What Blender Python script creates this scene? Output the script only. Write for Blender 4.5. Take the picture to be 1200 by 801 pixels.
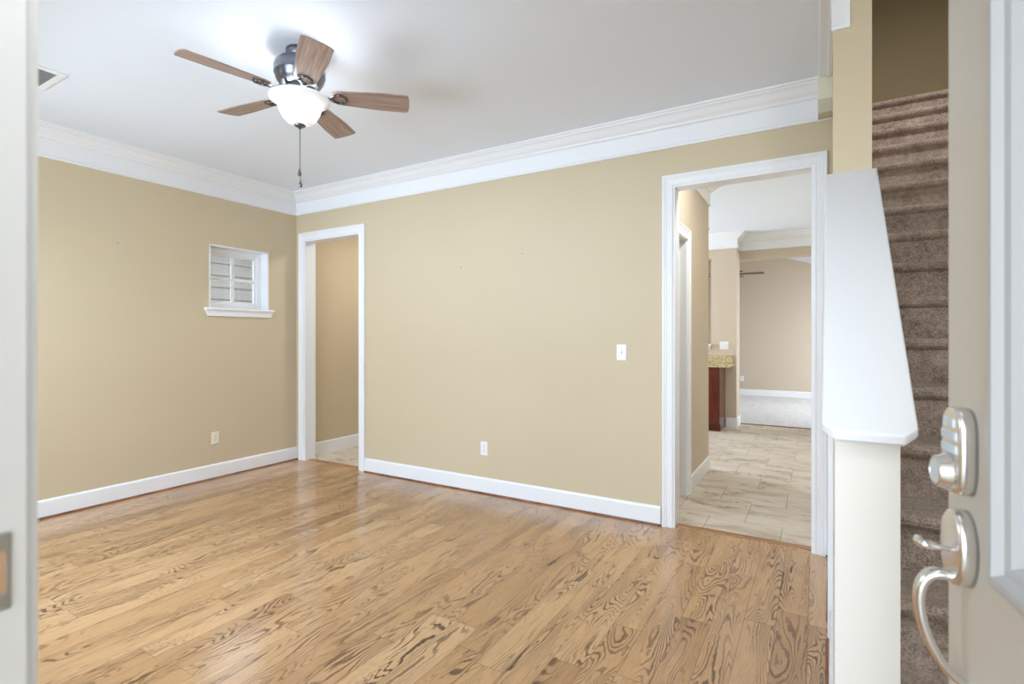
import bpy, bmesh, math, random
from mathutils import Vector, Matrix
random.seed(4)
D = bpy.data
for o in list(D.objects): D.objects.remove(o)
SC = bpy.context.scene
COL = SC.collection
PI = math.pi

# ------------------------------------------------------------------ camera, world, light, exposure
EYE = 1.30
cam = D.cameras.new('camera'); co = D.objects.new('camera', cam); COL.objects.link(co)
co.location = (0, 0, EYE)
co.rotation_euler = (PI/2, 0, math.radians(30.4))
cam.sensor_width = 36; cam.lens = 607*36/1200; cam.shift_y = -5.5/1200
cam.clip_start = 0.02
cam.dof.use_dof = True; cam.dof.focus_distance = 4.0; cam.dof.aperture_fstop = 4.5
SC.camera = co
SC.view_settings.view_transform = 'Standard'; SC.view_settings.look = 'None'
SC.view_settings.gamma = 1; SC.view_settings.use_curve_mapping = False
SC.view_settings.exposure = 0.30
W = D.worlds.new('world'); SC.world = W; W.use_nodes = True
bgn = W.node_tree.nodes['Background']
bgn.inputs[0].default_value = (0.76, 0.88, 1.0, 1); bgn.inputs[1].default_value = 5.2

def area(name, loc, rot, sx, sy, power, col=(1, 1, 1), spread=PI):
    l = D.lights.new(name, 'AREA'); l.shape = 'RECTANGLE'; l.size = sx; l.size_y = sy
    l.energy = power; l.color = col; l.spread = spread
    o = D.objects.new(name, l); COL.objects.link(o); o.location = loc; o.rotation_euler = rot
    return o
DAY = (0.665, 0.81, 1.0)
# daylight through front window and door, plus added fill for ceiling, kitchen, family room
area('daylight_front_window', (-3.0, -0.85, 2.35), (PI/2-.6, 0, 0), 3.4, 1.8, 122, DAY)
area('ceiling_fill_light', (-3.3, -3.6, 0.0), (PI/2+.42, 0, 0), 4.4, 1.1, 225, DAY)  # unseen lamp added low outside, aimed up to brighten the ceiling
area('daylight_front_door', (-0.10, -2.6, 1.5), (PI/2, 0, 0), 2.0, 2.2, 60, (.82, .90, 1))
area('kitchen_fill_light', (-5.15, 6.95, 1.6), (0, -PI/2, 0), 1.3, 1.9, 210, (.76, .87, 1))  # added to light the kitchen, through a made-up window
area('family_fill_light', (2.1, 10.65, 1.6), (0, PI/2, 0), 2.0, 2.8, 78, (1, .97, .92))  # added to light the family room, through a made-up window
# unseen lamps added for brightness: foyer, upstairs, pantry behind the corner doorway, hall
fl = D.lights.new('foyer_fill_light', 'POINT'); fl.energy = 23; fl.color = (.88, .95, 1); fl.shadow_soft_size = .14
flo = D.objects.new('foyer_fill_light', fl); COL.objects.link(flo); flo.location = (0.70, 0.66, 2.42)
area('upstairs_fill_light', (0.68, 2.6, 5.55), (.7, 0, 0), 0.5, 0.5, 13, (1, .98, .96), math.radians(75))
area('pantry_fill_light', (-3.6, 4.6, 2.80), (0, 0, 0), 0.4, 0.4, 19, (1, .97, .93))
area('hall_fill_light', (-0.30, 4.02, 2.80), (0, 0, 0), 0.3, 0.3, 13, (.90, .95, 1))

# ------------------------------------------------------------------ node helpers and materials
class N:
    def __init__(s, name):
        s.m = D.materials.new(name); s.m.use_nodes = True
        s.t = s.m.node_tree; s.b = s.t.nodes['Principled BSDF']
    def new(s, typ, **kw):
        n = s.t.nodes.new(typ)
        for k, v in kw.items(): setattr(n, k, v)
        return n
    def put(s, sock, v):
        if isinstance(v, bpy.types.NodeSocket): s.t.links.new(v, sock)
        elif v is not None: sock.default_value = v
    def math(s, op, a, b=None, c=None):
        n = s.new('ShaderNodeMath', operation=op)
        for i, v in enumerate((a, b, c)):
            if v is not None: s.put(n.inputs[i], v)
        return n.outputs[0]
    def vec(s, x=0., y=0., z=0.):
        n = s.new('ShaderNodeCombineXYZ')
        for i, v in enumerate((x, y, z)): s.put(n.inputs[i], v)
        return n.outputs[0]
    def noise(s, v, scale=1., detail=2., rough=.5, dist=0.):
        n = s.new('ShaderNodeTexNoise'); s.put(n.inputs['Vector'], v)
        n.inputs['Scale'].default_value = scale; n.inputs['Detail'].default_value = detail
        n.inputs['Roughness'].default_value = rough; n.inputs['Distortion'].default_value = dist
        return n.outputs[0]
    def ramp(s, f, stops, interp='LINEAR'):
        n = s.new('ShaderNodeValToRGB'); s.put(n.inputs[0], f); e = n.color_ramp.elements
        n.color_ramp.interpolation = interp
        while len(e) < len(stops): e.new(0.5)
        for q, (p, c) in zip(e, stops):
            q.position = p; q.color = (*c, 1) if len(c) == 3 else c
        return n.outputs[0]
    def mix(s, f, a, b, mode='MIX'):
        n = s.new('ShaderNodeMix', data_type='RGBA', blend_type=mode)
        s.put(n.inputs[0], f)
        for i, v in ((6, a), (7, b)):
            if isinstance(v, tuple): v = (*v, 1) if len(v) == 3 else v
            s.put(n.inputs[i], v)
        return n.outputs[2]
    def pos(s):
        n = s.new('ShaderNodeTexCoord'); q = s.new('ShaderNodeSeparateXYZ')
        s.t.links.new(n.outputs['Object'], q.inputs[0]); return n.outputs['Object'], q.outputs[0], q.outputs[1], q.outputs[2]
    def bump(s, h, strength=.2, dist=.01):
        n = s.new('ShaderNodeBump'); n.inputs['Strength'].default_value = strength
        n.inputs['Distance'].default_value = dist; s.put(n.inputs['Height'], h)
        s.t.links.new(n.outputs[0], s.b.inputs['Normal'])
    def base(s, c): s.put(s.b.inputs['Base Color'], (*c, 1) if isinstance(c, tuple) and len(c) == 3 else c)
    def rough(s, r): s.put(s.b.inputs['Roughness'], r)

def lin(r, g, b):
    f = lambda c: (c/255/12.92) if c/255 <= .04045 else ((c/255+.055)/1.055)**2.4
    return (f(r), f(g), f(b))

def paint(name, c, rough=.5, orange=.04, var=.03, spec=.5):
    n = N(name); p, x, y, z = n.pos()
    f = n.noise(p, 1.3, 2)
    lo = tuple(v*(1-var) for v in c); hi = tuple(min(1, v*(1+var)) for v in c)
    n.base(n.mix(f, lo, hi)); n.rough(rough); n.b.inputs['Specular IOR Level'].default_value = spec
    if orange: n.bump(n.noise(p, 220, 2), orange, .002)
    return n.m

def metal(name, c, rough=.3, brush=0):
    n = N(name); n.b.inputs['Metallic'].default_value = 1; p, x, y, z = n.pos()
    f = n.noise(p, 40, 2); n.base(n.mix(f, tuple(v*.93 for v in c), c)); n.rough(rough)
    if brush: n.bump(n.noise(p, 500, 1), brush, .001)
    return n.m

M = {}
M['beige'] = paint('beige_wall_paint', lin(208, 193, 164), .55)
M['greige'] = paint('tan_wall_paint', lin(205, 190, 171), .55)
M['beige_dim'] = paint('dimmed_beige_paint', lin(180, 162, 124), .6)  # the beige wall paint darkened: dim stairwell light put into the colour
M['ceil'] = paint('ceiling_paint', lin(235, 242, 253), .75, .08, .01, .3)
M['trim'] = paint('white_trim_paint', lin(240, 242, 246), .35, .01, .01)
M['cap'] = paint('white_cap_paint', lin(226, 228, 232), .4, .02, .01)
M['cream'] = paint('cream_end_paint', lin(230, 227, 220), .42, .02, .015)
M['block_a'] = paint('pale_yellow_block_paint', lin(236, 236, 214), .5, .02, .02)
M['block_shade'] = paint('shaded_block_paint', lin(206, 198, 176), .5, .02, .05)  # shadow on the block's lower part put into its colour
M['door'] = paint('grey_door_paint', lin(206, 201, 192), .3, .015, .015)
M['doormold'] = paint('light_door_moulding_paint', lin(190, 193, 196), .38, .0, .01)
M['plastic'] = paint('white_plastic', lin(242, 242, 244), .3, 0, .005)
M['ivory'] = paint('ivory_plastic', lin(236, 230, 214), .3, 0, .005)
M['dark'] = paint('dark_slot', lin(60, 58, 56), .6, 0, .02)
M['grey'] = paint('vent_slat_grey', lin(205, 205, 208), .5, 0, .02)
M['duct'] = paint('duct_dark', lin(215, 215, 216), .7, 0, .02)
M['nickel'] = metal('satin_nickel', (.84, .83, .82), .26, .02)
M['pewter'] = metal('dark_pewter', (.20, .21, .24), .28)
M['brass'] = metal('strike_metal', (.55, .54, .52), .35)
M['foam'] = paint('raw_wood_pocket', lin(205, 170, 140), .7, 0, .06)
M['lockbtn'] = paint('pale_blue_buttons', lin(205, 220, 232), .3, 0, .01)
M['ground'] = paint('outside_ground', lin(150, 148, 138), .9, .2, .12)
M['concrete'] = paint('porch_concrete', lin(190, 188, 182), .85, .2, .08)

def oak():
    n = N('oak_planks'); p, x, y, z = n.pos()
    WID, LEN = .127, 1.15
    px = n.math('DIVIDE', n.math('ADD', x, .0310), WID); i = n.math('FLOOR', px); fx = n.math('FRACT', px)
    w1 = n.new('ShaderNodeTexWhiteNoise', noise_dimensions='1D'); n.put(w1.inputs['W'], i)
    py = n.math('ADD', n.math('DIVIDE', y, LEN), n.math('MULTIPLY', w1.outputs[0], 9.7)); j = n.math('FLOOR', py); fy = n.math('FRACT', py)
    w2 = n.new('ShaderNodeTexWhiteNoise', noise_dimensions='2D'); n.put(w2.inputs['Vector'], n.vec(i, j))
    r = n.new('ShaderNodeSeparateXYZ'); n.put(r.inputs[0], w2.outputs['Color']); ra, rb, rc = r.outputs
    off = n.math('MULTIPLY', ra, 60.)
    # cathedral figure: contour lines of a smooth field stretched along the board
    fld = n.noise(n.vec(n.math('MULTIPLY', x, 9.), n.math('MULTIPLY', y, 1.45), off), 1., 1.2, .4, .5)
    wob = n.noise(n.vec(n.math('MULTIPLY', x, 60), n.math('MULTIPLY', y, 22), off), 1., 2, .5)
    k = n.math('ADD', 14., n.math('MULTIPLY', rb, 18.))
    ph = n.math('ADD', n.math('MULTIPLY', fld, k), n.math('MULTIPLY', wob, .8))
    fr = n.math('FRACT', ph)
    line = n.ramp(fr, [(0, (.08,)*3), (.50, (.04,)*3), (.66, (.95,)*3), (.86, (1, 1, 1)), (.96, (.12,)*3)])
    msk = n.noise(n.vec(n.math('MULTIPLY', x, 9), n.math('MULTIPLY', y, 1.6), n.math('ADD', off, 13.)), 1., 2, .5)
    mskr = n.ramp(msk, [(.40, (.10,)*3), (.56, (1, 1, 1))])
    fig = n.math('MULTIPLY', line, n.math('MULTIPLY', mskr, n.math('ADD', .6, n.math('MULTIPLY', rb, .4))))
    pores = n.noise(n.vec(n.math('MULTIPLY', x, 330), n.math('MULTIPLY', y, 9), off), 1., 2, .6)
    por = n.ramp(pores, [(.50, (0, 0, 0)), (.72, (1, 1, 1))])
    cloud = n.noise(n.vec(n.math('MULTIPLY', x, 14), n.math('MULTIPLY', y, 2.2), off), 1., 3, .55)
    tone = n.ramp(n.math('ADD', n.math('MULTIPLY', rc, .62), n.math('MULTIPLY', cloud, .38)),
                  [(0.05, lin(162, 120, 80)), (.35, lin(192, 150, 106)), (.7, lin(204, 163, 118)), (1, lin(211, 174, 131))])
    c = n.mix(n.math('MULTIPLY', por, .34), tone, lin(120, 86, 54))
    c = n.mix(fig, c, lin(78, 48, 26))
    ex = n.math('MINIMUM', fx, n.math('SUBTRACT', 1., fx)); ey = n.math('MINIMUM', fy, n.math('SUBTRACT', 1., fy))
    sx = n.math('LESS_THAN', ex, .009); sy = n.math('LESS_THAN', ey, .0011)
    seam = n.math('MAXIMUM', sx, sy)
    c = n.mix(n.math('MULTIPLY', seam, .55), c, lin(92, 64, 42))
    n.base(c)
    n.rough(n.math('ADD', .19, n.math('MULTIPLY', fig, .16)))
    n.b.inputs['Specular IOR Level'].default_value = .55
    n.b.inputs['Coat Weight'].default_value = .25; n.b.inputs['Coat Roughness'].default_value = .16
    n.bump(n.math('SUBTRACT', n.math('MULTIPLY', wob, .25), n.math('ADD', n.math('MULTIPLY', fig, .3), seam)), .10, .0015)
    return n.m
M['oak'] = oak()

def plainwood(name, dark, light, sx, sy, rough=.35, axis=0):
    n = N(name); p, x, y, z = n.pos()
    a, b = ((x, y) if axis == 0 else (y, x))
    f = n.noise(n.vec(n.math('MULTIPLY', a, sx), n.math('MULTIPLY', b, sy), n.math('MULTIPLY', z, sy)), 1, 4, .6, .4)
    n.base(n.ramp(f, [(.3, dark), (.7, light)])); n.rough(rough); n.bump(f, .05, .002)
    return n.m
M['shoe'] = plainwood('reddish_shoe_wood', lin(98, 58, 38), lin(150, 100, 70), 9, 9, .35)
M['thresh'] = plainwood('threshold_oak', lin(140, 96, 58), lin(184, 136, 86), 6, 60, .3)
M['blade'] = plainwood('walnut_blade', lin(136, 112, 101), lin(184, 159, 146), 5, 85, .26)
M['bladetop'] = plainwood('dark_blade_edge', lin(74, 52, 44), lin(96, 70, 60), 5, 60, .4)
def cherry():
    n = N('cherry_cabinet'); p, x, y, z = n.pos()
    f = n.noise(n.vec(n.math('MULTIPLY', x, 40), n.math('MULTIPLY', y, 40), n.math('MULTIPLY', z, 4)), 1, 3, .6, .3)
    n.base(n.ramp(f, [(.3, lin(74, 22, 12)), (.7, lin(112, 42, 24))])); n.rough(.2); return n.m
M['cherry'] = cherry()

def tile():
    n = N('marbled_floor_tile'); p, x, y, z = n.pos()
    T = .457
    rw = n.math('DIVIDE', n.math('ADD', y, -3.728 + T*20), .4475); j = n.math('FLOOR', rw); fy = n.math('FRACT', rw)
    par = n.math('MULTIPLY', n.math('MODULO', j, 2.), .5)
    cx = n.math('ADD', n.math('DIVIDE', n.math('ADD', x, .667 + .47*30), .47), par); i = n.math('FLOOR', cx); fx = n.math('FRACT', cx)
    w2 = n.new('ShaderNodeTexWhiteNoise', noise_dimensions='2D'); n.put(w2.inputs['Vector'], n.vec(i, j))
    r = n.new('ShaderNodeSeparateXYZ'); n.put(r.inputs[0], w2.outputs['Color']); ra, rb, rc = r.outputs
    off = n.math('MULTIPLY', ra, 40.)
    v = n.vec(n.math('MULTIPLY', x, 2.2), n.math('MULTIPLY', y, 7.), off)
    cl = n.noise(v, 1., 4, .6, .6)
    base = n.ramp(cl, [(.3, lin(188, 172, 152)), (.48, lin(212, 200, 182)), (.7, lin(224, 215, 201))])
    vn = n.noise(n.vec(n.math('MULTIPLY', x, 3.), n.math('MULTIPLY', y, 10.), n.math('ADD', off, 9.)), 1., 3, .55, 1.2)
    ve = n.math('ABSOLUTE', n.math('SUBTRACT', vn, .5))
    gate = n.ramp(n.noise(n.vec(n.math('MULTIPLY', x, 3.), n.math('MULTIPLY', y, 4.), n.math('ADD', off, 30.)), 1., 2, .5), [(.50, (0, 0, 0)), (.60, (1, 1, 1))])
    vein = n.math('MULTIPLY', n.ramp(ve, [(0, (1, 1, 1)), (.035, (0, 0, 0))]), gate)
    c = n.mix(n.math('MULTIPLY', vein, .85), base, lin(112, 88, 66))
    ex = n.math('MINIMUM', fx, n.math('SUBTRACT', 1., fx)); ey = n.math('MINIMUM', fy, n.math('SUBTRACT', 1., fy))
    gx = n.math('LESS_THAN', ex, .0055); gy = n.math('LESS_THAN', ey, .004)
    c = n.mix(n.math('MULTIPLY', gy, .22), c, lin(150, 134, 114))
    c = n.mix(n.math('MULTIPLY', gx, .62), c, lin(112, 98, 84))
    n.base(c); n.rough(.38); n.bump(n.math('SUBTRACT', 0., n.math('MAXIMUM', gx, gy)), .15, .002)
    return n.m
M['tile'] = tile()

def carpet(name, a, b, sc=160, str_=.6):
    n = N(name); p, x, y, z = n.pos()
    f = n.noise(p, sc, 3, .65); g = n.noise(p, 7, 3, .6, .5); h = n.noise(p, 38, 2, .6)
    t = n.math('ADD', n.math('MULTIPLY', f, .55), n.math('ADD', n.math('MULTIPLY', g, .25), n.math('MULTIPLY', h, .2)))
    n.base(n.ramp(t, [(.38, a), (.62, b)])); n.rough(.95); n.b.inputs['Specular IOR Level'].default_value = .1
    n.b.inputs['Sheen Weight'].default_value = .25
    n.bump(n.math('ADD', f, h), str_, .006); return n.m
M['carpet'] = carpet('brown_stair_carpet', lin(130, 111, 99), lin(214, 197, 185))
M['carpet2'] = carpet('pale_grey_carpet', lin(186, 184, 184), lin(226, 226, 228), 50)
def granite():
    n = N('speckled_granite'); p, x, y, z = n.pos()
    f = n.noise(p, 55, 3, .7); v = n.new('ShaderNodeTexVoronoi'); v.inputs['Scale'].default_value = 70; n.put(v.inputs['Vector'], p)
    c = n.ramp(f, [(.34, lin(84, 70, 46)), (.44, lin(176, 160, 112)), (.56, lin(222, 208, 166)), (.7, lin(200, 178, 124))])
    c = n.mix(n.math('MULTIPLY', n.math('LESS_THAN', v.outputs[0], .22), .7), c, lin(60, 50, 36))
    n.base(c); n.rough(.2); return n.m
M['granite'] = granite()
def glass():
    n = N('window_glass'); t = n.t
    tr = n.new('ShaderNodeBsdfTransparent'); gl = n.new('ShaderNodeBsdfGlossy'); gl.inputs['Roughness'].default_value = .02
    fr = n.new('ShaderNodeFresnel'); fr.inputs[0].default_value = 1.45; mx = n.new('ShaderNodeMixShader')
    t.links.new(fr.outputs[0], mx.inputs[0]); t.links.new(tr.outputs[0], mx.inputs[1]); t.links.new(gl.outputs[0], mx.inputs[2])
    t.links.new(mx.outputs[0], t.nodes['Material Output'].inputs[0]); return n.m
M['glass'] = glass()
def bowlglass():
    n = N('alabaster_glass'); t = n.t; p, x, y, z = n.pos()
    f = n.noise(p, 14, 3, .6, 1.)
    c = n.mix(f, (.86, .87, .88), (.97, .97, .97))
    di = n.new('ShaderNodeBsdfDiffuse'); tl = n.new('ShaderNodeBsdfTranslucent'); gl = n.new('ShaderNodeBsdfGlossy'); gl.inputs['Roughness'].default_value = .15
    for s in (di, tl): t.links.new(c, s.inputs[0])
    a = n.new('ShaderNodeMixShader'); a.inputs[0].default_value = .30
    t.links.new(di.outputs[0], a.inputs[1]); t.links.new(tl.outputs[0], a.inputs[2])
    b = n.new('ShaderNodeMixShader'); b.inputs[0].default_value = .06
    t.links.new(a.outputs[0], b.inputs[1]); t.links.new(gl.outputs[0], b.inputs[2])
    t.links.new(b.outputs[0], t.nodes['Material Output'].inputs[0]); return n.m
M['bowl'] = bowlglass()
def emit(name, c, s):
    n = N(name); n.base(c); n.b.inputs['Emission Color'].default_value = (*c, 1); n.b.inputs['Emission Strength'].default_value = s; return n.m
M['bulb'] = emit('lit_bulb', (1, .98, .95), 6)
M['siding'] = paint('grey_lap_siding', lin(112, 109, 105), .7, .1, .03)

# ------------------------------------------------------------------ mesh helpers
def obj(name, bm, mat, parent=None, smooth=False, bevel=0, loc=None):
    bmesh.ops.recalc_face_normals(bm, faces=bm.faces[:])
    me = D.meshes.new(name); bm.to_mesh(me); bm.free()
    mats = mat if isinstance(mat, (list, tuple)) else [mat]
    for m in mats: me.materials.append(m)
    o = D.objects.new(name, me); COL.objects.link(o)
    if parent: o.parent = parent
    if loc: o.location = loc
    if smooth:
        for p in me.polygons: p.use_smooth = True
    if bevel:
        b = o.modifiers.new('bevel', 'BEVEL'); b.width = bevel; b.segments = 2; b.limit_method = 'ANGLE'; b.angle_limit = math.radians(40)
    return o
def struct(name, bm, mat, parent=None, **k):
    o = obj(name, bm, mat, parent, **k)
    if not parent: o['kind'] = 'structure'
    return o
def tag(o, label, cat, group=None):
    o['label'] = label; o['category'] = cat
    if group: o['group'] = group
    return o
def empty(name, loc, rz=0):
    o = D.objects.new(name, None); COL.objects.link(o); o.location = loc; o.rotation_euler = (0, 0, rz); o.empty_display_size = .1
    return o
def box(bm, x0, x1, y0, y1, z0, z1, mi=0):
    v = [bm.verts.new(c) for c in ((x0,y0,z0),(x1,y0,z0),(x1,y1,z0),(x0,y1,z0),(x0,y0,z1),(x1,y0,z1),(x1,y1,z1),(x0,y1,z1))]
    for f in ((0,3,2,1),(4,5,6,7),(0,1,5,4),(1,2,6,5),(2,3,7,6),(3,0,4,7)):
        bm.faces.new([v[i] for i in f]).material_index = mi
def hexa(bm, lo, hi, mi=0):      # lo, hi: four points each (3-D)
    v = [bm.verts.new(c) for c in list(lo)+list(hi)]
    for f in ((0,3,2,1),(4,5,6,7),(0,1,5,4),(1,2,6,5),(2,3,7,6),(3,0,4,7)):
        bm.faces.new([v[i] for i in f]).material_index = mi
def BM(*boxes):
    bm = bmesh.new()
    for b in boxes: box(bm, *b)
    return bm
def prism(bm, pts, f0, f1, mi=0):  # pts 2-D polygon; f0/f1 map to the two end faces
    a = [bm.verts.new(f0(*p)) for p in pts]; b = [bm.verts.new(f1(*p)) for p in pts]; n = len(pts)
    bm.faces.new(a).material_index = mi; bm.faces.new(b[::-1]).material_index = mi
    for i in range(n): bm.faces.new((a[i], b[i], b[(i+1)%n], a[(i+1)%n])).material_index = mi
def sweep(bm, path, prof, fmap, side=1, mi=0):
    """profile (offset, out) carried along a 2-D path with mitred corners"""
    P = [Vector(p) for p in path]; n = len(P); rings = []
    for i in range(n):
        ds = []
        if i > 0: ds.append((P[i]-P[i-1]).normalized())
        if i < n-1: ds.append((P[i+1]-P[i]).normalized())
        ns = [Vector((-d.y, d.x))*side for d in ds]
        m = ns[0] if len(ns) == 1 else (ns[0]+ns[1])/(1+ns[0].dot(ns[1]))
        rings.append([bm.verts.new(fmap(P[i].x+m.x*a, P[i].y+m.y*a, b)) for a, b in prof])
    k = len(prof)
    for A, B in zip(rings, rings[1:]):
        for i in range(k): bm.faces.new((A[i], A[(i+1)%k], B[(i+1)%k], B[i])).material_index = mi
    bm.faces.new(rings[0]); bm.faces.new(rings[-1][::-1])
def lathe(bm, prof, cx=0, cy=0, seg=40, mi=0, cap=True):
    rings = []
    for r, z in prof:
        rings.append([bm.verts.new((cx+r*math.cos(2*PI*k/seg), cy+r*math.sin(2*PI*k/seg), z)) for k in range(seg)])
    for A, B in zip(rings, rings[1:]):
        for k in range(seg): bm.faces.new((A[k], A[(k+1)%seg], B[(k+1)%seg], B[k])).material_index = mi
    if cap:
        if prof[0][0] > 1e-5: bm.faces.new(rings[0])
        if prof[-1][0] > 1e-5: bm.faces.new(rings[-1])
    bmesh.ops.remove_doubles(bm, verts=bm.verts[:], dist=1e-5)
def tube(bm, pts, rad, seg=10, flat=None):
    P = [Vector(p) for p in pts]; n = len(P); rings = []
    up = Vector((0, 0, 1)); last = None
    for i, p in enumerate(P):
        d = (P[min(i+1, n-1)]-P[max(i-1, 0)]).normalized()
        a = d.cross(up)
        if a.length < 1e-3: a = last.copy() if last else d.cross(Vector((1, 0, 0)))
        a.normalize()
        if last and a.dot(last) < 0: a = -a
        last = a; b = d.cross(a).normalized()
        r = rad[i] if isinstance(rad, (list, tuple)) else rad
        ra, rb = (r, r) if flat is None else (r*flat[0], r*flat[1])
        rings.append([bm.verts.new(p+a*math.cos(2*PI*k/seg)*ra+b*math.sin(2*PI*k/seg)*rb) for k in range(seg)])
    for A, B in zip(rings, rings[1:]):
        for k in range(seg): bm.faces.new((A[k], A[(k+1)%seg], B[(k+1)%seg], B[k]))
    bm.faces.new(rings[0]); bm.faces.new(rings[-1][::-1])
def wall_holes(bm, u0, u1, z0, z1, holes, emit_box):
    """split a wall rectangle round its openings; holes (u0,u1,z0,z1) sorted along u, not overlapping"""
    cur = u0
    for a, b, c, d in sorted(holes):
        if a > cur: emit_box(bm, cur, a, z0, z1)
        if c > z0: emit_box(bm, a, b, z0, c)
        if d < z1: emit_box(bm, a, b, d, z1)
        cur = b
    if cur < u1: emit_box(bm, cur, u1, z0, z1)

# ------------------------------------------------------------------ the setting
LX, BY, BT, CZ = -4.79, 3.61, .125, 2.815
FY = .165                          # inner face of the front wall
xl = lambda y: .040+.0210*(y-1.5)  # left face of the stair wall
xr = lambda y: .170+.0296*(y-1.5)  # its right face
SRX = 1.17                         # right wall of the stairs
Y0S = 1.5                          # near end of the half wall
COLY = 2.65                        # where the full-height stair wall starts
OP1 = (-4.65, -3.85, 0, 2.315)     # narrow doorway by the corner
OP2 = (-.8415, -.018, 0, 2.33)     # wide doorway to the kitchen hall
WIN = (2.686, 3.283, 1.572, 2.155) # little window in the left wall

bm = BM((LX-.3, .25, -.15, 3.70, -.12, 0)); box(bm, .25, 1.35, -.15, 3.9, -.12, 0)
struct('floor', bm, M['oak'])
struct('floor_tile', BM((LX-.3, .28, 3.70, 8.47, -.12, 0)), M['tile'])
struct('floor_carpet', BM((LX-.3, 2.1, 8.47, 12.9, -.12, .008)), M['carpet2'])
bm = BM((LX, .10, -.02, 3.62, CZ, CZ+.2)); box(bm, .25, 1.35, -.02, 1.25, CZ, CZ+.2)
struct('ceiling', bm, M['ceil'])
struct('ceiling_hall', BM((LX-.2, .12, 3.62, 8.6, CZ, CZ+.2)), M['ceil'])
struct('ceiling_stairwell', BM((-.1, 1.4, 1.0, 6.6, 5.62, 5.75)), M['ceil'])

bm = bmesh.new()
wall_holes(bm, -.05, 8.6, 0, CZ+.1, [WIN, (6.0, 7.9, 1.0, 2.2)], lambda b, a, c, d, e: box(b, LX-.17, LX, a, c, d, e))
box(bm, LX-.17, LX, 8.6, 12.9, 0, 4.8)
struct('wall_left', bm, M['beige'])
bm = bmesh.new()
wall_holes(bm, LX, .10, 0, CZ, [OP1, OP2], lambda b, a, c, d, e: box(b, a, c, BY, BY+BT, d, e))
struct('wall_back', bm, M['beige'])
bm = bmesh.new()
wall_holes(bm, LX-.17, 1.35, 0, CZ+.1, [(-4.45, -1.55, .75, 2.35), (-.57, .365, 0, 2.06)], lambda b, a, c, d, e: box(b, a, c, FY-.15, FY, d, e))
struct('wall_front', bm, M['beige'])
# stair wall: full height column end, running back beside the hall
bm = bmesh.new()
hexa(bm, [(xl(COLY), COLY, 0), (xr(COLY), COLY, 0), (xr(8.5), 8.5, 0), (xl(8.5), 8.5, 0)],
         [(xl(COLY), COLY, 5.65), (xr(COLY), COLY, 5.65), (xr(8.5), 8.5, 5.65), (xl(8.5), 8.5, 5.65)])
struct('wall_stair', bm, M['beige'])
struct('wall_right', BM((SRX, SRX+.15, -.0, 6.4, 0, 5.65)), M['beige_dim'])
bm = BM((.1, SRX+.1, 6.2, 6.35, 3.0, 5.65)); 
struct('wall_landing', bm, M['beige_dim'])
bm = BM((.18, SRX+.05, 1.1, 1.25, CZ, 5.65)); box(bm, -.1, .06, 1.0, COLY, CZ+.15, 5.65)
struct('wall_stairwell', bm, M['beige_dim'])
# hall wall with a side doorway
bm = bmesh.new()
wall_holes(bm, BY+BT, 5.40, 0, CZ, [(3.80, 4.40, 0, 2.105)], lambda b, a, c, d, e: box(b, -1.04, -.915, a, c, d, e))
box(bm, LX, -1.04, 5.28, 5.40, 0, CZ)
struct('wall_hall', bm, M['greige'])
# kitchen end wall with a pass-through, and the beam over the opening to the family room
bm = bmesh.new()
wall_holes(bm, LX, -.99, 0, CZ, [(-3.6, -1.34, 1.19, 2.47)], lambda b, a, c, d, e: box(b, a, c, 8.10, 8.30, d, e))
box(bm, -1.34, -.99, 8.30, 8.45, 0, CZ)
box(bm, -.99, .24, 8.45, 8.60, 2.46, CZ)
struct('wall_kitchen', bm, M['greige'])
bm = BM((LX-.2, 2.1, 12.65, 12.8, 0, 4.9)); 
box(bm, 1.7, 1.85, 8.6, 9.2, 0, 3.6); box(bm, 1.7, 1.85, 12.1, 12.8, 0, 3.6); box(bm, 1.7, 1.85, 9.2, 12.1, 0, .5); box(bm, 1.7, 1.85, 9.2, 12.1, 2.55, 3.6)
box(bm, .2, 1.85, 8.5, 8.6, 0, 3.6); box(bm, LX-.2, 1.85, 8.45, 8.6, CZ, 4.9)
struct('wall_family', bm, M['greige'])
bm = bmesh.new()   # vaulted family room ceiling, falling to the right
SL = -.33; zc = lambda x: 2.835+SL*(x+.03)
hexa(bm, [(LX-.2, 8.45, zc(LX-.2)), (2., 8.45, zc(2.)), (2., 12.8, zc(2.)), (LX-.2, 12.8, zc(LX-.2))],
         [(LX-.2, 8.45, zc(LX-.2)+.1), (2., 8.45, zc(2.)+.1), (2., 12.8, zc(2.)+.1), (LX-.2, 12.8, zc(LX-.2)+.1)])
struct('ceiling_vault', bm, M['ceil'])

# --- crown mouldings
CR = [(0, -.222), (.014, -.222), (.019, -.214), (.019, -.206), (.012, -.200), (.012, -.092), (.020, -.088), (.030, -.084), (.033, -.076),
      (.040, -.070), (.055, -.060), (.068, -.045), (.080, -.030), (.092, -.024), (.100, -.022), (.104, -.014), (.118, -.010), (.120, 0), (0, 0)]
def crown(name, path, side=1, prof=CR, z=CZ):
    bm = bmesh.new(); sweep(bm, path, prof, lambda u, v, b: (u, v, z+b), side)
    return struct(name, bm, M['trim'])
crown('trim_1', [(LX, FY), (LX, BY), (xl(BY)-.002, BY)], -1)
CRn = [(a*.62, b) for a, b in CR]
struct('trim_2', BM((.014, xl(BY)-.004, COLY-.02, BY-.14, CZ-.016, CZ), (.056, xl(BY)-.004, COLY-.02, BY-.14, CZ-.026, CZ-.015)), M['trim'], bevel=.003)
crown('trim_12', [(xl(COLY)-.006, COLY-.001), (xl(COLY)+.062, COLY-.001)], -1, [(a*.55, b) for a, b in CR], CZ+.036)
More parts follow.
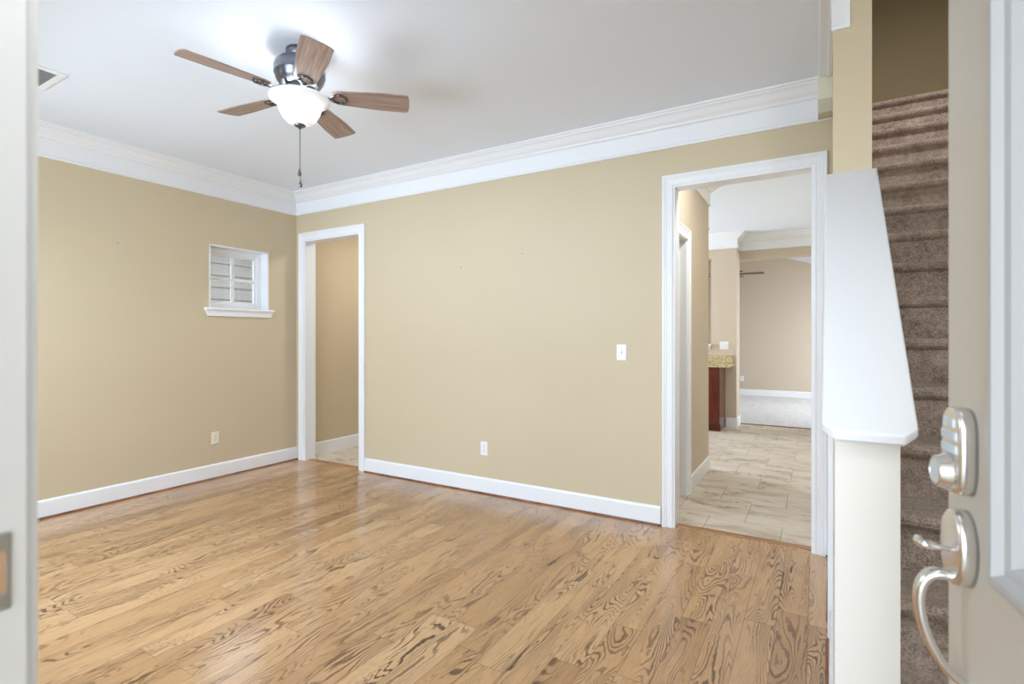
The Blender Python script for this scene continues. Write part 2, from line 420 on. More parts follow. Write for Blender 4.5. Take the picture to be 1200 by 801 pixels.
# the blocked-out corner where the two crowns meet
bm = BM((.010, xl(BY), BY-.125, BY-.0, 2.675, CZ))
cb = struct('trim_3', bm, M['block_a'], bevel=.002)
struct('corner_block', BM((.011, xl(BY)-.001, BY-.124, BY-.001, 2.597, 2.675)), M['block_shade'], cb)
crown('trim_4', [(-.915, BY+BT), (-.915, 5.40), (-1.25, 5.40)], -1)
crown('trim_5', [(-4.7, 8.10), (-.99, 8.10), (-.99, 8.45), (.2, 8.45)], -1)

# --- baseboards, each with its stained shoe moulding
BB = [(0, 0), (.014, 0), (.014, .118), (.010, .128), (.004, .133), (0, .133)]
SH = [(.012, 0), (.026, 0), (.025, .006), (.021, .0115), (.012, .013)]
def baseboard(name, path, side=1, shoe=True, z=.0):
    bm = bmesh.new(); zz = .010 if shoe else 0
    sweep(bm, path, [(a, b+(zz if i < 2 else 0)) for i, (a, b) in enumerate(BB)], lambda u, v, b: (u, v, z+b), side)
    o = struct(name, bm, M['trim'])
    if shoe:
        bm = bmesh.new(); sweep(bm, path, SH, lambda u, v, b: (u, v, z+b), side)
        obj('shoe_moulding', bm, M['shoe'], o, smooth=False)
    return o
baseboard('baseboard_left', [(LX, FY), (LX, BY)], -1)
baseboard('baseboard_back', [(-3.765, BY), (-.925, BY)], -1)
baseboard('baseboard_corner', [(.050, BY), (xl(BY), BY)], -1)
baseboard('baseboard_stair', [(xl(BY), BY-.03), (xl(2.77), 2.77)], -1)
baseboard('baseboard_half', [(xl(2.60), 2.60), (xl(Y0S+.03), Y0S+.03)], -1)
baseboard('baseboard_alcove', [(LX, BY+BT), (LX, 5.28), (-1.04, 5.28)], -1, False)
baseboard('baseboard_hall', [(-.915, 4.49), (-.915, 5.40), (-1.2, 5.40)], -1, False)
baseboard('baseboard_kitchen', [(-1.129, 8.10), (-.99, 8.10), (-.99, 8.45)], -1, False)
baseboard('baseboard_family', [(LX, 12.65), (1.7, 12.65)], -1, False, .008)

# --- door casings and jambs
CS = [(0, 0), (0, .011), (.010, .013), (.016, .011), (.046, .013), (.052, .017), (.062, .016), (.068, .021), (.082, .021), (.086, .016), (.086, 0)]
def casing_y(name, op, y, w=.086, thick=BT, front=-1, legs=(1, 1)):
    """cased opening in a wall of constant y: casing both ends plus the lining of the opening"""
    a, b, _, h = op; s = w/.086; bm = bmesh.new()
    path = [(a+.004, 0), (a+.004, h-.004), (b-.004, h-.004), (b-.004, 0)]
    sweep(bm, path, [(q*s, p) for q, p in CS], lambda u, v, o: (u, y+front*o, v), 1)
    t = .018
    box(bm, a-.001, a+t, y-.002, y+thick+.002, 0, h); box(bm, b-t, b+.001, y-.002, y+thick+.002, 0, h); box(bm, a+t, b-t, y-.002, y+thick+.002, h-t, h+.001)
    return struct(name, bm, M['trim'])
casing_y('trim_6', (OP1[0]-.012, OP1[1]+.012, 0, OP1[3]+.012), BY, .078)
casing_y('trim_7', (OP2[0]-.006, OP2[1]+.012, 0, OP2[3]+.012), BY, .070)
bm = bmesh.new()   # side doorway of the hall
sweep(bm, [(3.804, 0), (3.804, 2.10), (4.396, 2.10), (4.396, 0)], CS, lambda u, v, o: (-.915+o, u, v), 1)
box(bm, -1.042, -.913, 4.384, 4.402, 0, 2.1); box(bm, -1.042, -.913, 3.799, 3.816, 0, 2.1); box(bm, -1.042, -.913, 3.8, 4.4, 2.09, 2.107)
box(bm, -.985, -.970, 4.372, 4.386, 0, 2.09)
struct('trim_8', bm, M['trim'])
# oak threshold strips between plank and tile
struct('trim_9', BM((OP2[0]+.012, OP2[1]-.006, 3.645, 3.703, -.01, .006)), M['thresh'], bevel=.003)
struct('trim_10', BM((OP1[0]+.006, OP1[1]-.006, 3.645, 3.703, -.01, .006)), M['thresh'], bevel=.003)

struct('trim_13', BM((-.99, .19, 8.452, 8.476, -.01, .011)), M['shoe'], bevel=.003)
# --- half wall beside the stairs, with its sloping cap
ck = lambda y: 1.074+(y-1.475)*(2.013-1.074)/(COLY-1.475)     # top of the cap
CT = .024
bm = bmesh.new()
hexa(bm, [(xl(Y0S), Y0S, 0), (xr(Y0S), Y0S, 0), (xr(COLY), COLY, 0), (xl(COLY), COLY, 0)],
         [(xl(Y0S), Y0S, ck(Y0S)-CT), (xr(Y0S), Y0S, ck(Y0S)-CT), (xr(COLY), COLY, ck(COLY)-CT), (xl(COLY), COLY, ck(COLY)-CT)])
hw = struct('wall_half', bm, M['cream'])
bm = bmesh.new()
XL0, XR0, XL1, XR1, ch = .0124, .2035, .036, .222, .026
poly = [(XL0+ch, 1.475), (XR0-ch, 1.475), (XR0, 1.475+ch*.85), (XR1, COLY-.001), (XL1, COLY-.001), (XL0, 1.475+ch*.85)]
prism(bm, poly, lambda x, y: (x, y, ck(y)-CT), lambda x, y: (x, y, ck(y)))
obj('sloping_cap', bm, M['cap'], hw, bevel=.005)
bm = bmesh.new(); e = .015
poly = [(XL0+e+ch*.6, 1.475+e), (XR0-e-ch*.6+.004, 1.475+e), (XR0-e, 1.475+e+ch*.6), (XR1-e, COLY-.001), (XL1+e, COLY-.001), (XL0+e, 1.475+e+ch*.6)]
prism(bm, poly, lambda x, y: (x, y, ck(y)-CT-.014), lambda x, y: (x, y, ck(y)-CT+.001))
obj('cap_moulding', bm, M['trim'], hw, bevel=.002)
bm = bmesh.new()
hexa(bm, [(xl(2.62)-.020, 2.62, 0), (xl(2.62)+.004, 2.62, 0), (xl(2.75)+.004, 2.75, 0), (xl(2.75)-.020, 2.75, 0)],
         [(xl(2.62)-.020, 2.62, ck(2.62)-CT), (xl(2.62)+.004, 2.62, ck(2.62)-CT), (xl(2.75)+.004, 2.75, ck(2.62)-CT), (xl(2.75)-.020, 2.75, ck(2.62)-CT)])
obj('corner_board', bm, M['trim'], hw)

# --- little window in the left wall
y0, y1, z0, z1 = WIN
bm = bmesh.new()
FX0, FX1 = LX-.165, LX-.105
box(bm, FX0, FX1, y0, y0+.062, z0, z1); box(bm, FX0, FX1, y1-.062, y1, z0, z1)
box(bm, FX0, FX1, y0+.062, y1-.062, z1-.062, z1); box(bm, FX0, FX1, y0+.062, y1-.062, z0, z0+.055)
w1 = struct('window_1', bm, M['trim'], bevel=.004)
bm = BM((LX-.105, LX+.001, y0-.001, y0+.012, z0, z1), (LX-.105, LX+.001, y1-.012, y1+.001, z0, z1), (LX-.105, LX+.001, y0, y1, z1-.012, z1+.001))
obj('window_return', bm, M['trim'], w1)
sy0, sy1, sz0, sz1 = y0+.05, y1-.05, z0+.045, z1-.05
ym, zm = (y0+y1)/2, (z0+z1)/2-.005
bm = bmesh.new(); SX0, SX1 = LX-.150, LX-.118
box(bm, SX0, SX1, sy0, sy0+.028, sz0, sz1); box(bm, SX0, SX1, sy1-.028, sy1, sz0, sz1)
box(bm, SX0, SX1, sy0+.028, sy1-.028, sz0, sz0+.028); box(bm, SX0, SX1, sy0+.028, sy1-.028, sz1-.028, sz1)
sash = obj('sash', bm, M['trim'], w1, bevel=.003)
bm = BM((SX0+.004, SX1-.002, ym-.011, ym+.011, sz0+.02, sz1-.02), (SX0+.005, SX1-.003, sy0+.02, sy1-.02, zm-.013, zm+.013))
obj('muntin_grid', bm, M['trim'], sash)
obj('glass_pane', BM((LX-.137, LX-.133, sy0+.02, sy1-.02, sz0+.02, sz1-.02)), M['glass'], sash)
bm = BM((LX-.11, LX+.036, y0-.045, y1+.055, z0-.022, z0+.002)); st = obj('window_stool', bm, M['trim'], w1, bevel=.006)
bm = bmesh.new()
prism(bm, [(y0-.035, z0-.022), (y1+.040, z0-.022), (y1+.015, z0-.075), (y0-.015, z0-.075)], lambda y, z: (LX, y, z), lambda y, z: (LX+.018, y, z))
obj('window_apron', bm, M['trim'], w1)

# front windows (behind the camera, where the daylight comes from) and unseen kitchen and family windows added to let light in
def plain_window(name, fmap, u0, u1, z0, z1, nu):
    bm = bmesh.new(); t = .05
    def b(a, c, d, e): hexa(bm, [fmap(a, -.03, d), fmap(c, -.03, d), fmap(c, .03, d), fmap(a, .03, d)], [fmap(a, -.03, e), fmap(c, -.03, e), fmap(c, .03, e), fmap(a, .03, e)])
    b(u0, u1, z0, z0+t); b(u0, u1, z1-t, z1)
    for i in range(nu+1):
        u = u0+(u1-u0-t)*i/nu; b(u, u+t, z0+t, z1-t)
    zmid = (z0+z1)/2; b(u0+t, u1-t, zmid-.02, zmid+.02)
    return struct(name, bm, M['trim'])
plain_window('window_2', lambda u, o, z: (u, FY-.08+o, z), -4.45, -1.55, .75, 2.35, 3)
plain_window('window_added_3', lambda u, o, z: (LX-.08+o, u, z), 6.0, 7.9, 1.0, 2.2, 2)
plain_window('window_added_4', lambda u, o, z: (1.78+o, u, z), 9.2, 12.1, .5, 2.55, 3)

# --- front door frame (left jamb beside the camera) with its strike plate
JX = -.55
bm = BM((JX-.022, JX, -.06, FY-.001, 0, 2.045), (.350, .372, -.06, FY, 0, 2.045), (JX-.022, .372, -.06, FY, 2.045, 2.065))
box(bm, JX-.002, JX+.012, .045, .085, 0, 2.045)           # door stop
fj = struct('door_frame', bm, M['trim'], bevel=.002)
bm = bmesh.new()
sweep(bm, [(JX-.005, 0), (JX-.005, 2.05), (.356, 2.05), (.356, 0)], [(q, p*.6) for q, p in CS], lambda u, v, o: (u, FY-.0005+o, v), 1)
obj('interior_casing', bm, M['trim'], fj)
bm = BM((JX-.001, JX+.0016, .108, .1532, 1.086, 1.147))
sp = obj('strike_plate', bm, M['brass'], fj, bevel=.004); sp['label'] = 'worn metal strike plate'
obj('strike_hole', BM((JX-.0005, JX+.0022, .128, .1498, 1.100, 1.133)), M['foam'], sp)
struct('floor_porch', BM((-3, 3, -2.5, -.15, -.2, -.03)), M['concrete'])
struct('ceiling_sky_block', BM((-1.18, 1.4, -5.0, -.0, 2.62, 2.75)), M['ceil'])  # unseen roof added to keep sky light off the jamb and half wall
struct('wall_light_block', BM((1.15, 1.35, -5.2, -.0, -.2, 2.7), (-1.18, -1.05, -5.2, -.15, -.2, 2.7)), M['beige'])  # unseen side walls added to block outside light at the doorway
struct('ground', BM((-30, 20, -20, 30, -.6, -.45)), M['ground'])

# --- the open front door, hinged on the right
EX, EY = .168, .98
drx, dry = .168, -.986
door = bmesh.new()
DW, DT, DH = .885, .044, 2.03
lx0, lx1, lz0, lz1 = -DW+.155, -.155, 1.01, 1.86        # upper panel
lz2, lz3 = .22, .80
def slab(bm):
    wall_holes(bm, -DW, 0, .012, DH, [(lx0, lx1, lz0, lz1)], lambda b, a, c, d, e: box(b, a, c, -DT, 0, d, e))
slab(door)
fd = struct('door_1', door, M['door'])
fd.location = (EX, EY, 0); fd.rotation_euler = (0, 0, math.atan2(-dry, -drx))
MP = [(0, -.03), (0, .010), (.010, .016), (.018, .016), (.024, .006), (.034, .004), (.040, -.004), (.044, -.03)]
def ring(bm, x0, x1, z0, z1, prof, side):
    pth = [(x0, z0), (x1, z0), (x1, z1), (x0, z1)]; P = [Vector(p) for p in pth]; R = []
    cx, cz = (x0+x1)/2, (z0+z1)/2
    for p in P:
        sx = 1 if p.x < cx else -1; sz = 1 if p.y < cz else -1
        R.append([bm.verts.new((p.x+sx*a, b, p.y+sz*a)) for a, b in prof])
    k = len(prof)
    for i in range(4):
        A, B = R[i], R[(i+1) % 4]
        for q in range(k-1): bm.faces.new((A[q], A[q+1], B[q+1], B[q]))
bm = bmesh.new(); ring(bm, lx0-.012, lx1+.012, lz0-.012, lz1+.012, MP, 1); obj('panel_moulding', bm, M['doormold'], fd)
bm = BM((lx0, lx1, -.034, -.016, lz0, lz1)); obj('raised_panel', bm, M['doormold'], fd, bevel=.006)
bm = bmesh.new(); ring(bm, lx0-.012, lx1+.012, lz2, lz3, [(0, -.002), (0, .010), (.010, .016), (.018, .016), (.024, .006), (.034, .004), (.044, -.001)], 1)
obj('lower_panel_moulding', bm, M['doormold'], fd)

def arch(bm, cx, cz, hw_, hh, y0, y1, n=10, power=2.6, inset=.006, steps=3):
    """rounded plate standing on the door face, edge eased"""
    def outline(g):
        pts = []
        for k in range(40):
            t = 2*PI*k/40; c, s = math.cos(t), math.sin(t)
            pts.append((cx+(hw_-g)*math.copysign(abs(c)**(2/power), c), cz+(hh-g)*math.copysign(abs(s)**(2/power), s)))
        return pts
    lay = [(0, y0), (0, y1-inset)] + [(inset*(1-math.cos(PI/2*i/steps)), y1-inset+inset*math.sin(PI/2*i/steps)) for i in range(1, steps+1)]
    rings = [[bm.verts.new((x, y, z)) for x, z in outline(g)] for g, y in lay]
    for A, B in zip(rings, rings[1:]):
        for k in range(40): bm.faces.new((A[k], A[(k+1) % 40], B[(k+1) % 40], B[k]))
    bm.faces.new(rings[0]); bm.faces.new(rings[-1])
HC = -.060
bm = bmesh.new(); arch(bm, HC, 1.145, .031, .059, 0, .020, power=3.2)
lk = obj('keypad_deadbolt', bm, M['nickel'], fd, smooth=True); lk['label'] = 'satin nickel keypad lock'
bm = bmesh.new()
for i, zz in enumerate((1.184, 1.1665, 1.149)):
    ww = .016 if i == 0 else .023
    box(bm, HC-ww, HC+ww, .018, .0225, zz-.0062, zz+.0062)
obj('button_row', bm, M['lockbtn'], lk, bevel=.002)
def cyl_y(bm, cx, cz, prof, seg=32):
    R = [[bm.verts.new((cx+r*math.cos(2*PI*k/seg), y, cz+r*math.sin(2*PI*k/seg))) for k in range(seg)] for r, y in prof]
    for A, B in zip(R, R[1:]):
        for k in range(seg): bm.faces.new((A[k], A[(k+1) % seg], B[(k+1) % seg], B[k]))
    bm.faces.new(R[-1]); bm.faces.new(R[0])
bm = bmesh.new(); cyl_y(bm, HC, 1.116, [(.026, .016), (.0255, .024), (.023, .029), (.020, .0365), (.0175, .038), (.017, .035)])
kc = obj('lock_cylinder', bm, M['nickel'], lk, smooth=False, bevel=.0008)
bm = bmesh.new(); cyl_y(bm, HC, 1.116, [(.0168, .034), (.0168, .0365)]); obj('cylinder_face', bm, M['lockbtn'], lk)
bm = bmesh.new(); arch(bm, HC, 1.013, .0335, .052, 0, .021, power=2.1, inset=.007)
hs = obj('handle_set', bm, M['nickel'], fd, smooth=True); hs['label'] = 'satin nickel entry handle'
bm = bmesh.new()
tube(bm, [(HC, .016, 1.010), (HC, .028, 1.010), (HC, .036, 1.011), (HC, .047, 1.0145), (HC, .056, 1.0165), (HC, .0605, 1.0165)],
     [.006, .006, .010, .016, .015, .005], 14, (1, .45))
obj('thumb_lever', bm, M['nickel'], hs, smooth=True)
bm = bmesh.new()
key = [(.012, .972), (.030, .975), (.044, .970), (.052, .957), (.055, .938), (.053, .915), (.047, .890), (.037, .866), (.024, .845), (.010, .832), (-.001, .826)]
gp = []
for q in range(len(key)-1):
    p0, p1, p2, p3 = (Vector(key[max(0, min(len(key)-1, q+d))]) for d in (-1, 0, 1, 2))
    for u in (0, .25, .5, .75):
        v = .5*((2*p1)+(p2-p0)*u+(2*p0-5*p1+4*p2-p3)*u*u+(3*p1-p0-3*p2+p3)*u**3)
        gp.append((HC, v.x, v.y))
gp.append((HC, *key[-1]))
tube(bm, gp, [.0098-.0035*k/len(gp) for k in range(len(gp))], 14, (1.15, .85))
obj('pull_handle', bm, M['nickel'], hs, smooth=True)

# --- staircase, carpeted
RZ, RR = .19, .2304
nose = lambda n: (5.085-RR*n, 3.197-RZ*n)
prof = []          # (y, z) from the foot up
for n in range(16, -1, -1):
    y, z = nose(n)
    zb = 0 if n == 16 else nose(n+1)[1]
    prof += [(y+.030, zb), (y+.030, z-.048), (y+.016, z-.045), (y+.004, z-.034), (y, z-.020), (y+.003, z-.008), (y+.012, z-.001), (y+.03, z)]
prof += [(6.2, nose(0)[1]), (6.2, nose(0)[1]-.3), (5.2, nose(0)[1]-.3), (1.75, 0)]
stairs = empty('staircase', (.65, 1.4, 0)); tag(stairs, 'brown carpeted staircase climbing behind the white half wall', 'staircase')
bm = bmesh.new()
prism(bm, [(y-1.4, z) for y, z in prof], lambda y, z: (xr(y+1.4)-.65+.002, y, z), lambda y, z: (SRX-.65-.001, y, z))
obj('stair_carpet', bm, M['carpet'], stairs)
bm = bmesh.new()
sk = [(1.42, 0), (1.36, .0), (1.36, .30), (5.1, nose(0)[1]+.20), (5.1, nose(0)[1]-.1), (1.7, 0)]
prism(bm, [(y-1.4, z) for y, z in sk], lambda y, z: (SRX-.65-.018, y, z), lambda y, z: (SRX-.65-.003, y, z))
obj('skirt_board', bm, M['trim'], stairs)

# ------------------------------------------------------------------ things
# ceiling fan with light bowl
FXc, FYc, BZ = -2.36, 1.80, 2.585
fan = empty('ceiling_fan', (FXc, FYc, CZ)); tag(fan, 'five bladed ceiling fan with lit white glass bowl and pull chains', 'ceiling fan')
Z = lambda z: z-CZ
bm = bmesh.new(); lathe(bm, [(0, Z(2.815)), (.070, Z(2.8149)), (.070, Z(2.795)), (.062, Z(2.785)), (.060, Z(2.765)), (0, Z(2.762))])
obj('canopy', bm, M['pewter'], fan, smooth=True, bevel=0)
bm = bmesh.new(); lathe(bm, [(0, Z(2.768)), (.080, Z(2.766)), (.108, Z(2.755)), (.124, Z(2.735)), (.129, Z(2.710)), (.126, Z(2.692)), (.129, Z(2.686)), (.126, Z(2.680)),
                             (.118, Z(2.655)), (.104, Z(2.635)), (.084, Z(2.622)), (0, Z(2.620))], seg=56)
obj('motor_housing', bm, M['pewter'], fan, smooth=True)
bm = bmesh.new(); lathe(bm, [(0, Z(2.628)), (.074, Z(2.626)), (.078, Z(2.606)), (.072, Z(2.592)), (.062, Z(2.588)), (.060, Z(2.562)), (.066, Z(2.556)), (.066, Z(2.545)), (.05, Z(2.540)), (0, Z(2.538))])
obj('switch_housing', bm, M['pewter'], fan, smooth=True)
PITCH = math.radians(12)
def blade_bm():
    bm = bmesh.new()
    r0, r1 = .165, .568; ns = 14; up = []; dn = []
    outl = []
    def hw(t): return .052+.020*min(1, t*1.5)
    for i in range(ns+1):
        t = i/ns; x = r0+(r1-r0-.012)*t
        w = hw(t)
        if t < .08: w *= .80+.2*(t/.08)
        outl.append((x, w))
    tip = [(r1-.004, outl[-1][1]*.80), (r1, outl[-1][1]*.45), (r1+.001, 0)]
    half = outl+tip
    pts = half + [(x, -w) for x, w in half[-2::-1]]
    prism(bm, pts, lambda x, y: (x, y, -.003), lambda x, y: (x, y, .003))
    return bm
def iron_bm():
    bm = bmesh.new()
    tube(bm, [(.070, 0, .026), (.105, 0, .012), (.140, 0, -.010), (.165, 0, -.010)], [.013, .011, .012, .014], 10, (1.1, .45))
    # triangular open loop screwed under the blade root
    loop = [(.160, .016), (.190, .034), (.222, .028), (.236, 0), (.222, -.028), (.190, -.034), (.160, -.016)]
    for a, b in zip(loop, loop[1:]+loop[:1]):
        tube(bm, [(a[0], a[1], -.0085), (b[0], b[1], -.0085)], .0062, 8, (1.15, .8))
    return bm
for k in range(5):
    th = math.radians(60+72*k-90)
    b = obj('blade', blade_bm(), M['blade'], fan, bevel=.0012)
    b.location = (0, 0, Z(BZ)); b.rotation_euler = Matrix.Rotation(th, 4, 'Z').to_euler()
    b.rotation_euler = (Matrix.Rotation(th, 3, 'Z') @ Matrix.Rotation(-PITCH, 3, 'X')).to_euler()
    i_ = obj('blade_iron', iron_bm(), M['pewter'], b, smooth=True)
bm = bmesh.new()
bo = [(.153, 2.562), (.151, 2.554), (.138, 2.548), (.120, 2.537), (.110, 2.518), (.101, 2.490), (.086, 2.460), (.064, 2.438), (.040, 2.427), (.018, 2.423)]
lathe(bm, [(r, Z(z)) for r, z in bo] + [(r-.004, Z(z+.004)) for r, z in bo[::-1]] , seg=56, cap=False)
bowl = obj('glass_bowl', bm, M['bowl'], fan, smooth=True)
bm = bmesh.new(); lathe(bm, [(0, Z(2.430)), (.026, Z(2.428)), (.030, Z(2.421)), (.022, Z(2.414)), (.008, Z(2.411)), (.007, Z(2.404)), (.0, Z(2.402))], seg=24)
obj('finial', bm, M['pewter'], fan, smooth=True)
for sgn in (-1, 1):
    bm = bmesh.new(); bmesh.ops.create_icosphere(bm, subdivisions=3, radius=.022)
    for v in bm.verts: v.co.z *= 1.15
    lb = obj('light_bulb', bm, M['bulb'], fan, smooth=True, loc=(sgn*.060*.8, sgn*.060*.6, Z(2.490)))
    l = D.lights.new('bulb_light', 'POINT'); l.energy = 5; l.color = (.93, .96, 1); l.shadow_soft_size = .05
    lo = D.objects.new('bulb_light', l); COL.objects.link(lo); lo.location = (FXc+sgn*.060*.8, FYc+sgn*.060*.6, 2.540)
for dx, zb in ((-.003, 2.165), (.004, 2.105)):
    bm = bmesh.new(); z = 2.405
    tube(bm, [(dx*.4, 0, Z(2.406)), (dx, 0, Z(zb))], .0011, 6)
    pc = obj('pull_chain', bm, M['pewter'], fan)
    bm = bmesh.new(); lathe(bm, [(0, .030), (.003, .026), (.005, .016), (.0095, .005), (.010, -.002), (.007, -.009), (0, -.011)], seg=20)
    fb = obj('chain_fob', bm, M['pewter'], pc, smooth=True, loc=(dx, 0, Z(zb)))

# ceiling supply register
vent = empty('ceiling_vent', (-3.90, 1.12, CZ)); tag(vent, 'white slotted air register set flat in the ceiling', 'vent')
bm = BM((-.170, .170, .130, .165, -.007, 0), (-.170, .170, -.165, -.130, -.007, 0), (-.170, -.130, -.130, .130, -.007, 0), (.130, .170, -.130, .130, -.007, 0), (-.13, .13, -.004, .004, -.006, 0))
obj('vent_frame', bm, M['trim'], vent, bevel=.002)
bm = bmesh.new()
for i in range(17):
    x = -.125+i*.25/16
    hexa(bm, [(x-.007, -.13, -.001), (x-.005, -.13, -.001), (x-.005, .13, -.001), (x-.007, .13, -.001)], [(x+.004, -.13, -.006), (x+.006, -.13, -.006), (x+.006, .13, -.006), (x+.004, .13, -.006)])
obj('vent_slats', bm, M['grey'], vent)
obj('vent_backing', BM((-.13, .13, -.13, .13, -.0012, -.0002)), M['duct'], vent)

def plate(name, loc, rz, w, label, cat, mat, kind='outlet', gangs=1):
    """wall plate: local x along the wall, local -y out of the wall"""
    t = empty(name, loc, rz); tag(t, label, cat)
    bm = BM((-w/2, w/2, -.0055, 0, -.057, .057)); obj('cover_plate', bm, mat, t, bevel=.003)
    if kind == 'outlet':
        for zz in (.020, -.020):
            bm = bmesh.new(); pts = []
            for k in range(24):
                a = 2*PI*k/24; pts.append((.0165*math.cos(a), max(-.0125, min(.0125, .0165*math.sin(a)))+zz))
            prism(bm, pts, lambda x, z: (x, -.005, z), lambda x, z: (x, -.0075, z))
            r = obj('receptacle', bm, mat, t)
            bm = BM((-.0078, -.0050, -.0078, -.007, zz-.001, zz+.008), (.0050, .0078, -.0078, -.007, zz-.001, zz+.007), (-.002, .002, -.0078, -.007, zz-.009, zz-.005))
            obj('slot', bm, M['dark'], r)
        bm = bmesh.new(); cyl = [( .003, -.0050), (.003, -.0065)]
        R = [[bm.verts.new((r*math.cos(2*PI*k/12), y, r*math.sin(2*PI*k/12))) for k in range(12)] for r, y in cyl]
        for k in range(12): bm.faces.new((R[0][k], R[0][(k+1) % 12], R[1][(k+1) % 12], R[1][k]))
        bm.faces.new(R[1]); obj('cover_screw', bm, M['brass'], t)
    else:
        for g in range(gangs):
            cx = (g-(gangs-1)/2)*.046
            bm = bmesh.new()
            hexa(bm, [(cx-.005, -.005, -.011), (cx+.005, -.005, -.011), (cx+.005, -.005, .011), (cx-.005, -.005, .011)],
                     [(cx-.004, -.016, .002), (cx+.004, -.016, .002), (cx+.004, -.014, .010), (cx-.004, -.014, .010)])
            obj('toggle', bm, mat, t, bevel=.001)
            bm = BM((cx-.0065, cx-.005, -.0062, -.005, -.013, .013), (cx+.005, cx+.0065, -.0062, -.005, -.013, .013))
            obj('toggle_slot', bm, M['grey'], t)
    return t
plate('wall_outlet', (LX+.0002, 2.740, .372), PI/2, .072, 'ivory outlet low on the wall under the little window', 'outlet', M['ivory'])
plate('wall_outlet', (-2.385, BY-.0002, .375), 0, .070, 'white outlet low on the long wall between the two doorways', 'outlet', M['plastic'])
plate('light_switch', (-1.205, BY-.0002, 1.192), 0, .072, 'single white light switch beside the wide doorway', 'light switch', M['plastic'], 'switch')
plate('light_switch', (-1.155, 8.0998, 1.180), 0, .118, 'double white switch plate above the granite counter', 'light switch', M['plastic'], 'switch', 2)
plate('wall_outlet', (-1.43, 12.6498, .375), 0, .075, 'white outlet low on the far wall above the pale carpet', 'outlet', M['plastic'])

# picture nails left in the paint
def nail(loc, axis, label):
    bm = bmesh.new()
    d = Vector(axis)*.010
    tube(bm, [(0, 0, 0), d*.85, d*.86, d], [.0018, .0018, .004, .004], 8)
    tag(obj('picture_nail', bm, M['dark'], loc=loc), label, 'nail')
nail((LX-.003, 1.966, 1.855+.19), (1, 0, 0), 'tiny dark nail high on the wall that has the little window')
nail((-2.62, BY+.003, 1.3+84*4.33/607), (0, -1, 0), 'tiny nail in the long wall, the one farther from the switch')
nail((-2.02, BY+.003, 1.3+100*4.05/607), (0, -1, 0), 'tiny nail in the long wall, the one closer to the switch')

# kitchen base cabinet, worktop, ledge of the pass-through
cab = empty('base_cabinet', (-1.60, 7.84, 0)); tag(cab, 'dark cherry base cabinet under the granite counter', 'cabinet')
bm = BM((-.47, .46, -.27, .255, .10, .885), (-.47, .46, -.20, .255, 0, .10)); obj('cabinet_body', bm, M['cherry'], cab, bevel=.002)
for cx in (-.232, .232):
    bm = BM((cx-.215, cx+.215, -.290, -.270, .735, .870)); dr = obj('drawer_front', bm, M['cherry'], cab, bevel=.003)
    bm = bmesh.new(); ring(bm, cx-.165, cx+.165, .762, .843, [(0, 0), (0, .006), (.012, .006), (.016, 0)], 1)
    for v in bm.verts: v.co.y = -.290-v.co.y
    obj('drawer_bead', bm, M['cherry'], dr)
    bm = bmesh.new()
    wall_holes(bm, cx-.215, cx+.215, .125, .715, [(cx-.160, cx+.160, .185, .655)], lambda b, a, c, d, e: box(b, a, c, -.290, -.270, d, e))
    box(bm, cx-.17, cx+.17, -.279, -.270, .18, .66)
    dr = obj('cabinet_door', bm, M['cherry'], cab, bevel=.003)
    bm = bmesh.new(); ring(bm, cx-.160, cx+.160, .185, .655, [(0, 0), (0, .004), (.014, .003), (.02, -.009)], 1)
    for v in bm.verts: v.co.y = -.290-v.co.y
    obj('door_bead', bm, M['cherry'], dr)
bm = bmesh.new()
pts = [(-2.1, 8.10), (-2.1, 7.54)]
for k in range(7):
    a = -PI/2+PI/2*k/6; pts.append((-1.06+.04*math.cos(a), 7.58+.04*math.sin(a)))
pts.append((-1.02, 8.10))
prism(bm, pts, lambda x, y: (x, y, .886), lambda x, y: (x, y, .924))
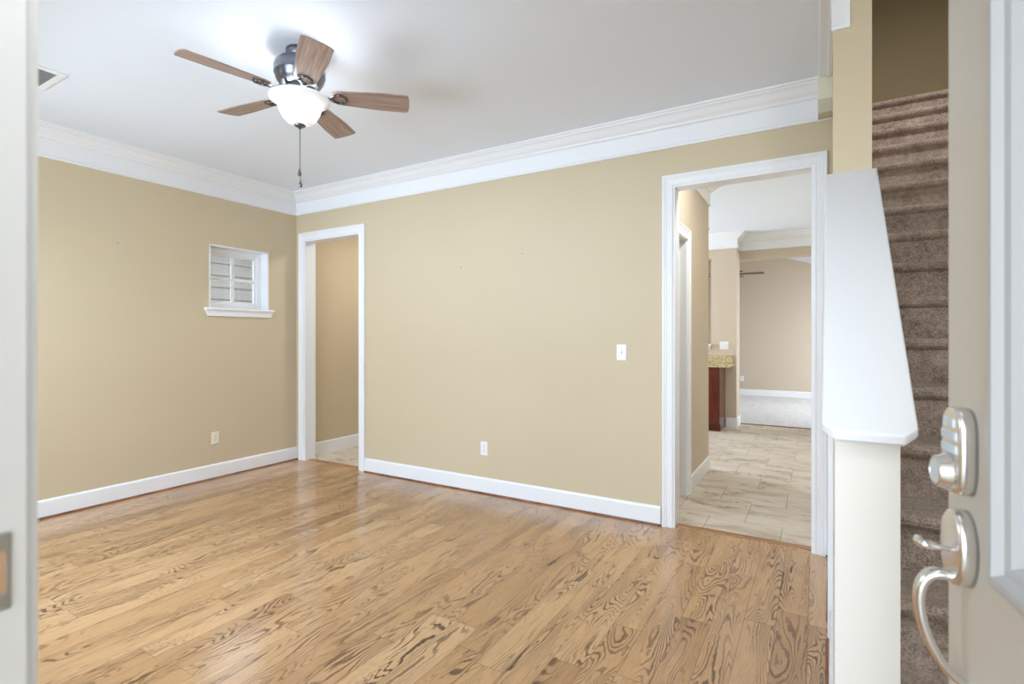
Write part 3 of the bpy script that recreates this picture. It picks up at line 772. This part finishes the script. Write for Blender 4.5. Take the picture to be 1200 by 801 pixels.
ct = tag(obj('countertop', bm, M['granite'], bevel=.006), 'speckled tan granite counter with splashback on the cherry cabinet', 'countertop')
obj('backsplash', BM((-2.1, -1.034, 8.075, 8.099, .925, 1.042)), M['granite'], ct, bevel=.003)
struct('trim_11', BM((-3.62, -1.33, 8.05, 8.32, 1.165, 1.20), (-3.6, -1.345, 8.075, 8.10, 1.12, 1.165)), M['trim'], bevel=.006)

# second fan, in the family room, of which blades show
f2 = empty('family_ceiling_fan', (-1.36, 10.15, zc(-1.36))); tag(f2, 'brown bladed ceiling fan far off in the carpeted room behind the pillar', 'ceiling fan')
z2 = 2.445-zc(-1.36)
bm = bmesh.new(); lathe(bm, [(0, 0.02), (.06, .02), (.06, -.05), (.015, -.07), (.015, z2+.20), (.09, z2+.17), (.11, z2+.08), (.09, z2+.02), (.05, z2-.03), (0, z2-.04)])
obj('fan_body', bm, M['pewter'], f2, smooth=True)
for k in range(5):
    b = obj('blade', blade_bm(), M['bladetop'], f2); b.location = (0, 0, z2)
    b.rotation_euler = (Matrix.Rotation(math.radians(5+72*k), 3, 'Z') @ Matrix.Rotation(-.1, 3, 'X')).to_euler()
    obj('blade_iron', iron_bm(), M['pewter'], b, smooth=True)

# small fixture on the kitchen ceiling
bm = bmesh.new(); lathe(bm, [(0, 0), (.022, 0), (.020, -.012), (.012, -.03), (0, -.034)], seg=16)
tag(obj('ceiling_sensor', bm, M['pewter'], smooth=True, loc=(-1.30, 7.60, CZ)), 'tiny dark fixture on the kitchen ceiling beside the crown moulding', 'sensor')

# neighbouring house outside the little window
nh = empty('neighbor_house', (-8.0, 3.4, -.5)); tag(nh, 'grey lap sided house wall seen through the little window', 'house')
bm = bmesh.new()
for i in range(18):
    z = i*.185
    prism(bm, [(0, z), (.022, z-.012), (.022, z), (.004, z+.185), (0, z+.185)], lambda x, zz: (x, -6, zz), lambda x, zz: (x, 6, zz))
box(bm, -.3, .0, -6, 6, 0, 3.42)
obj('siding', bm, M['siding'], nh)
bm = BM((-.6, .30, -6.2, 6.2, 3.33, 3.44)); obj('eave', bm, M['trim'], nh)
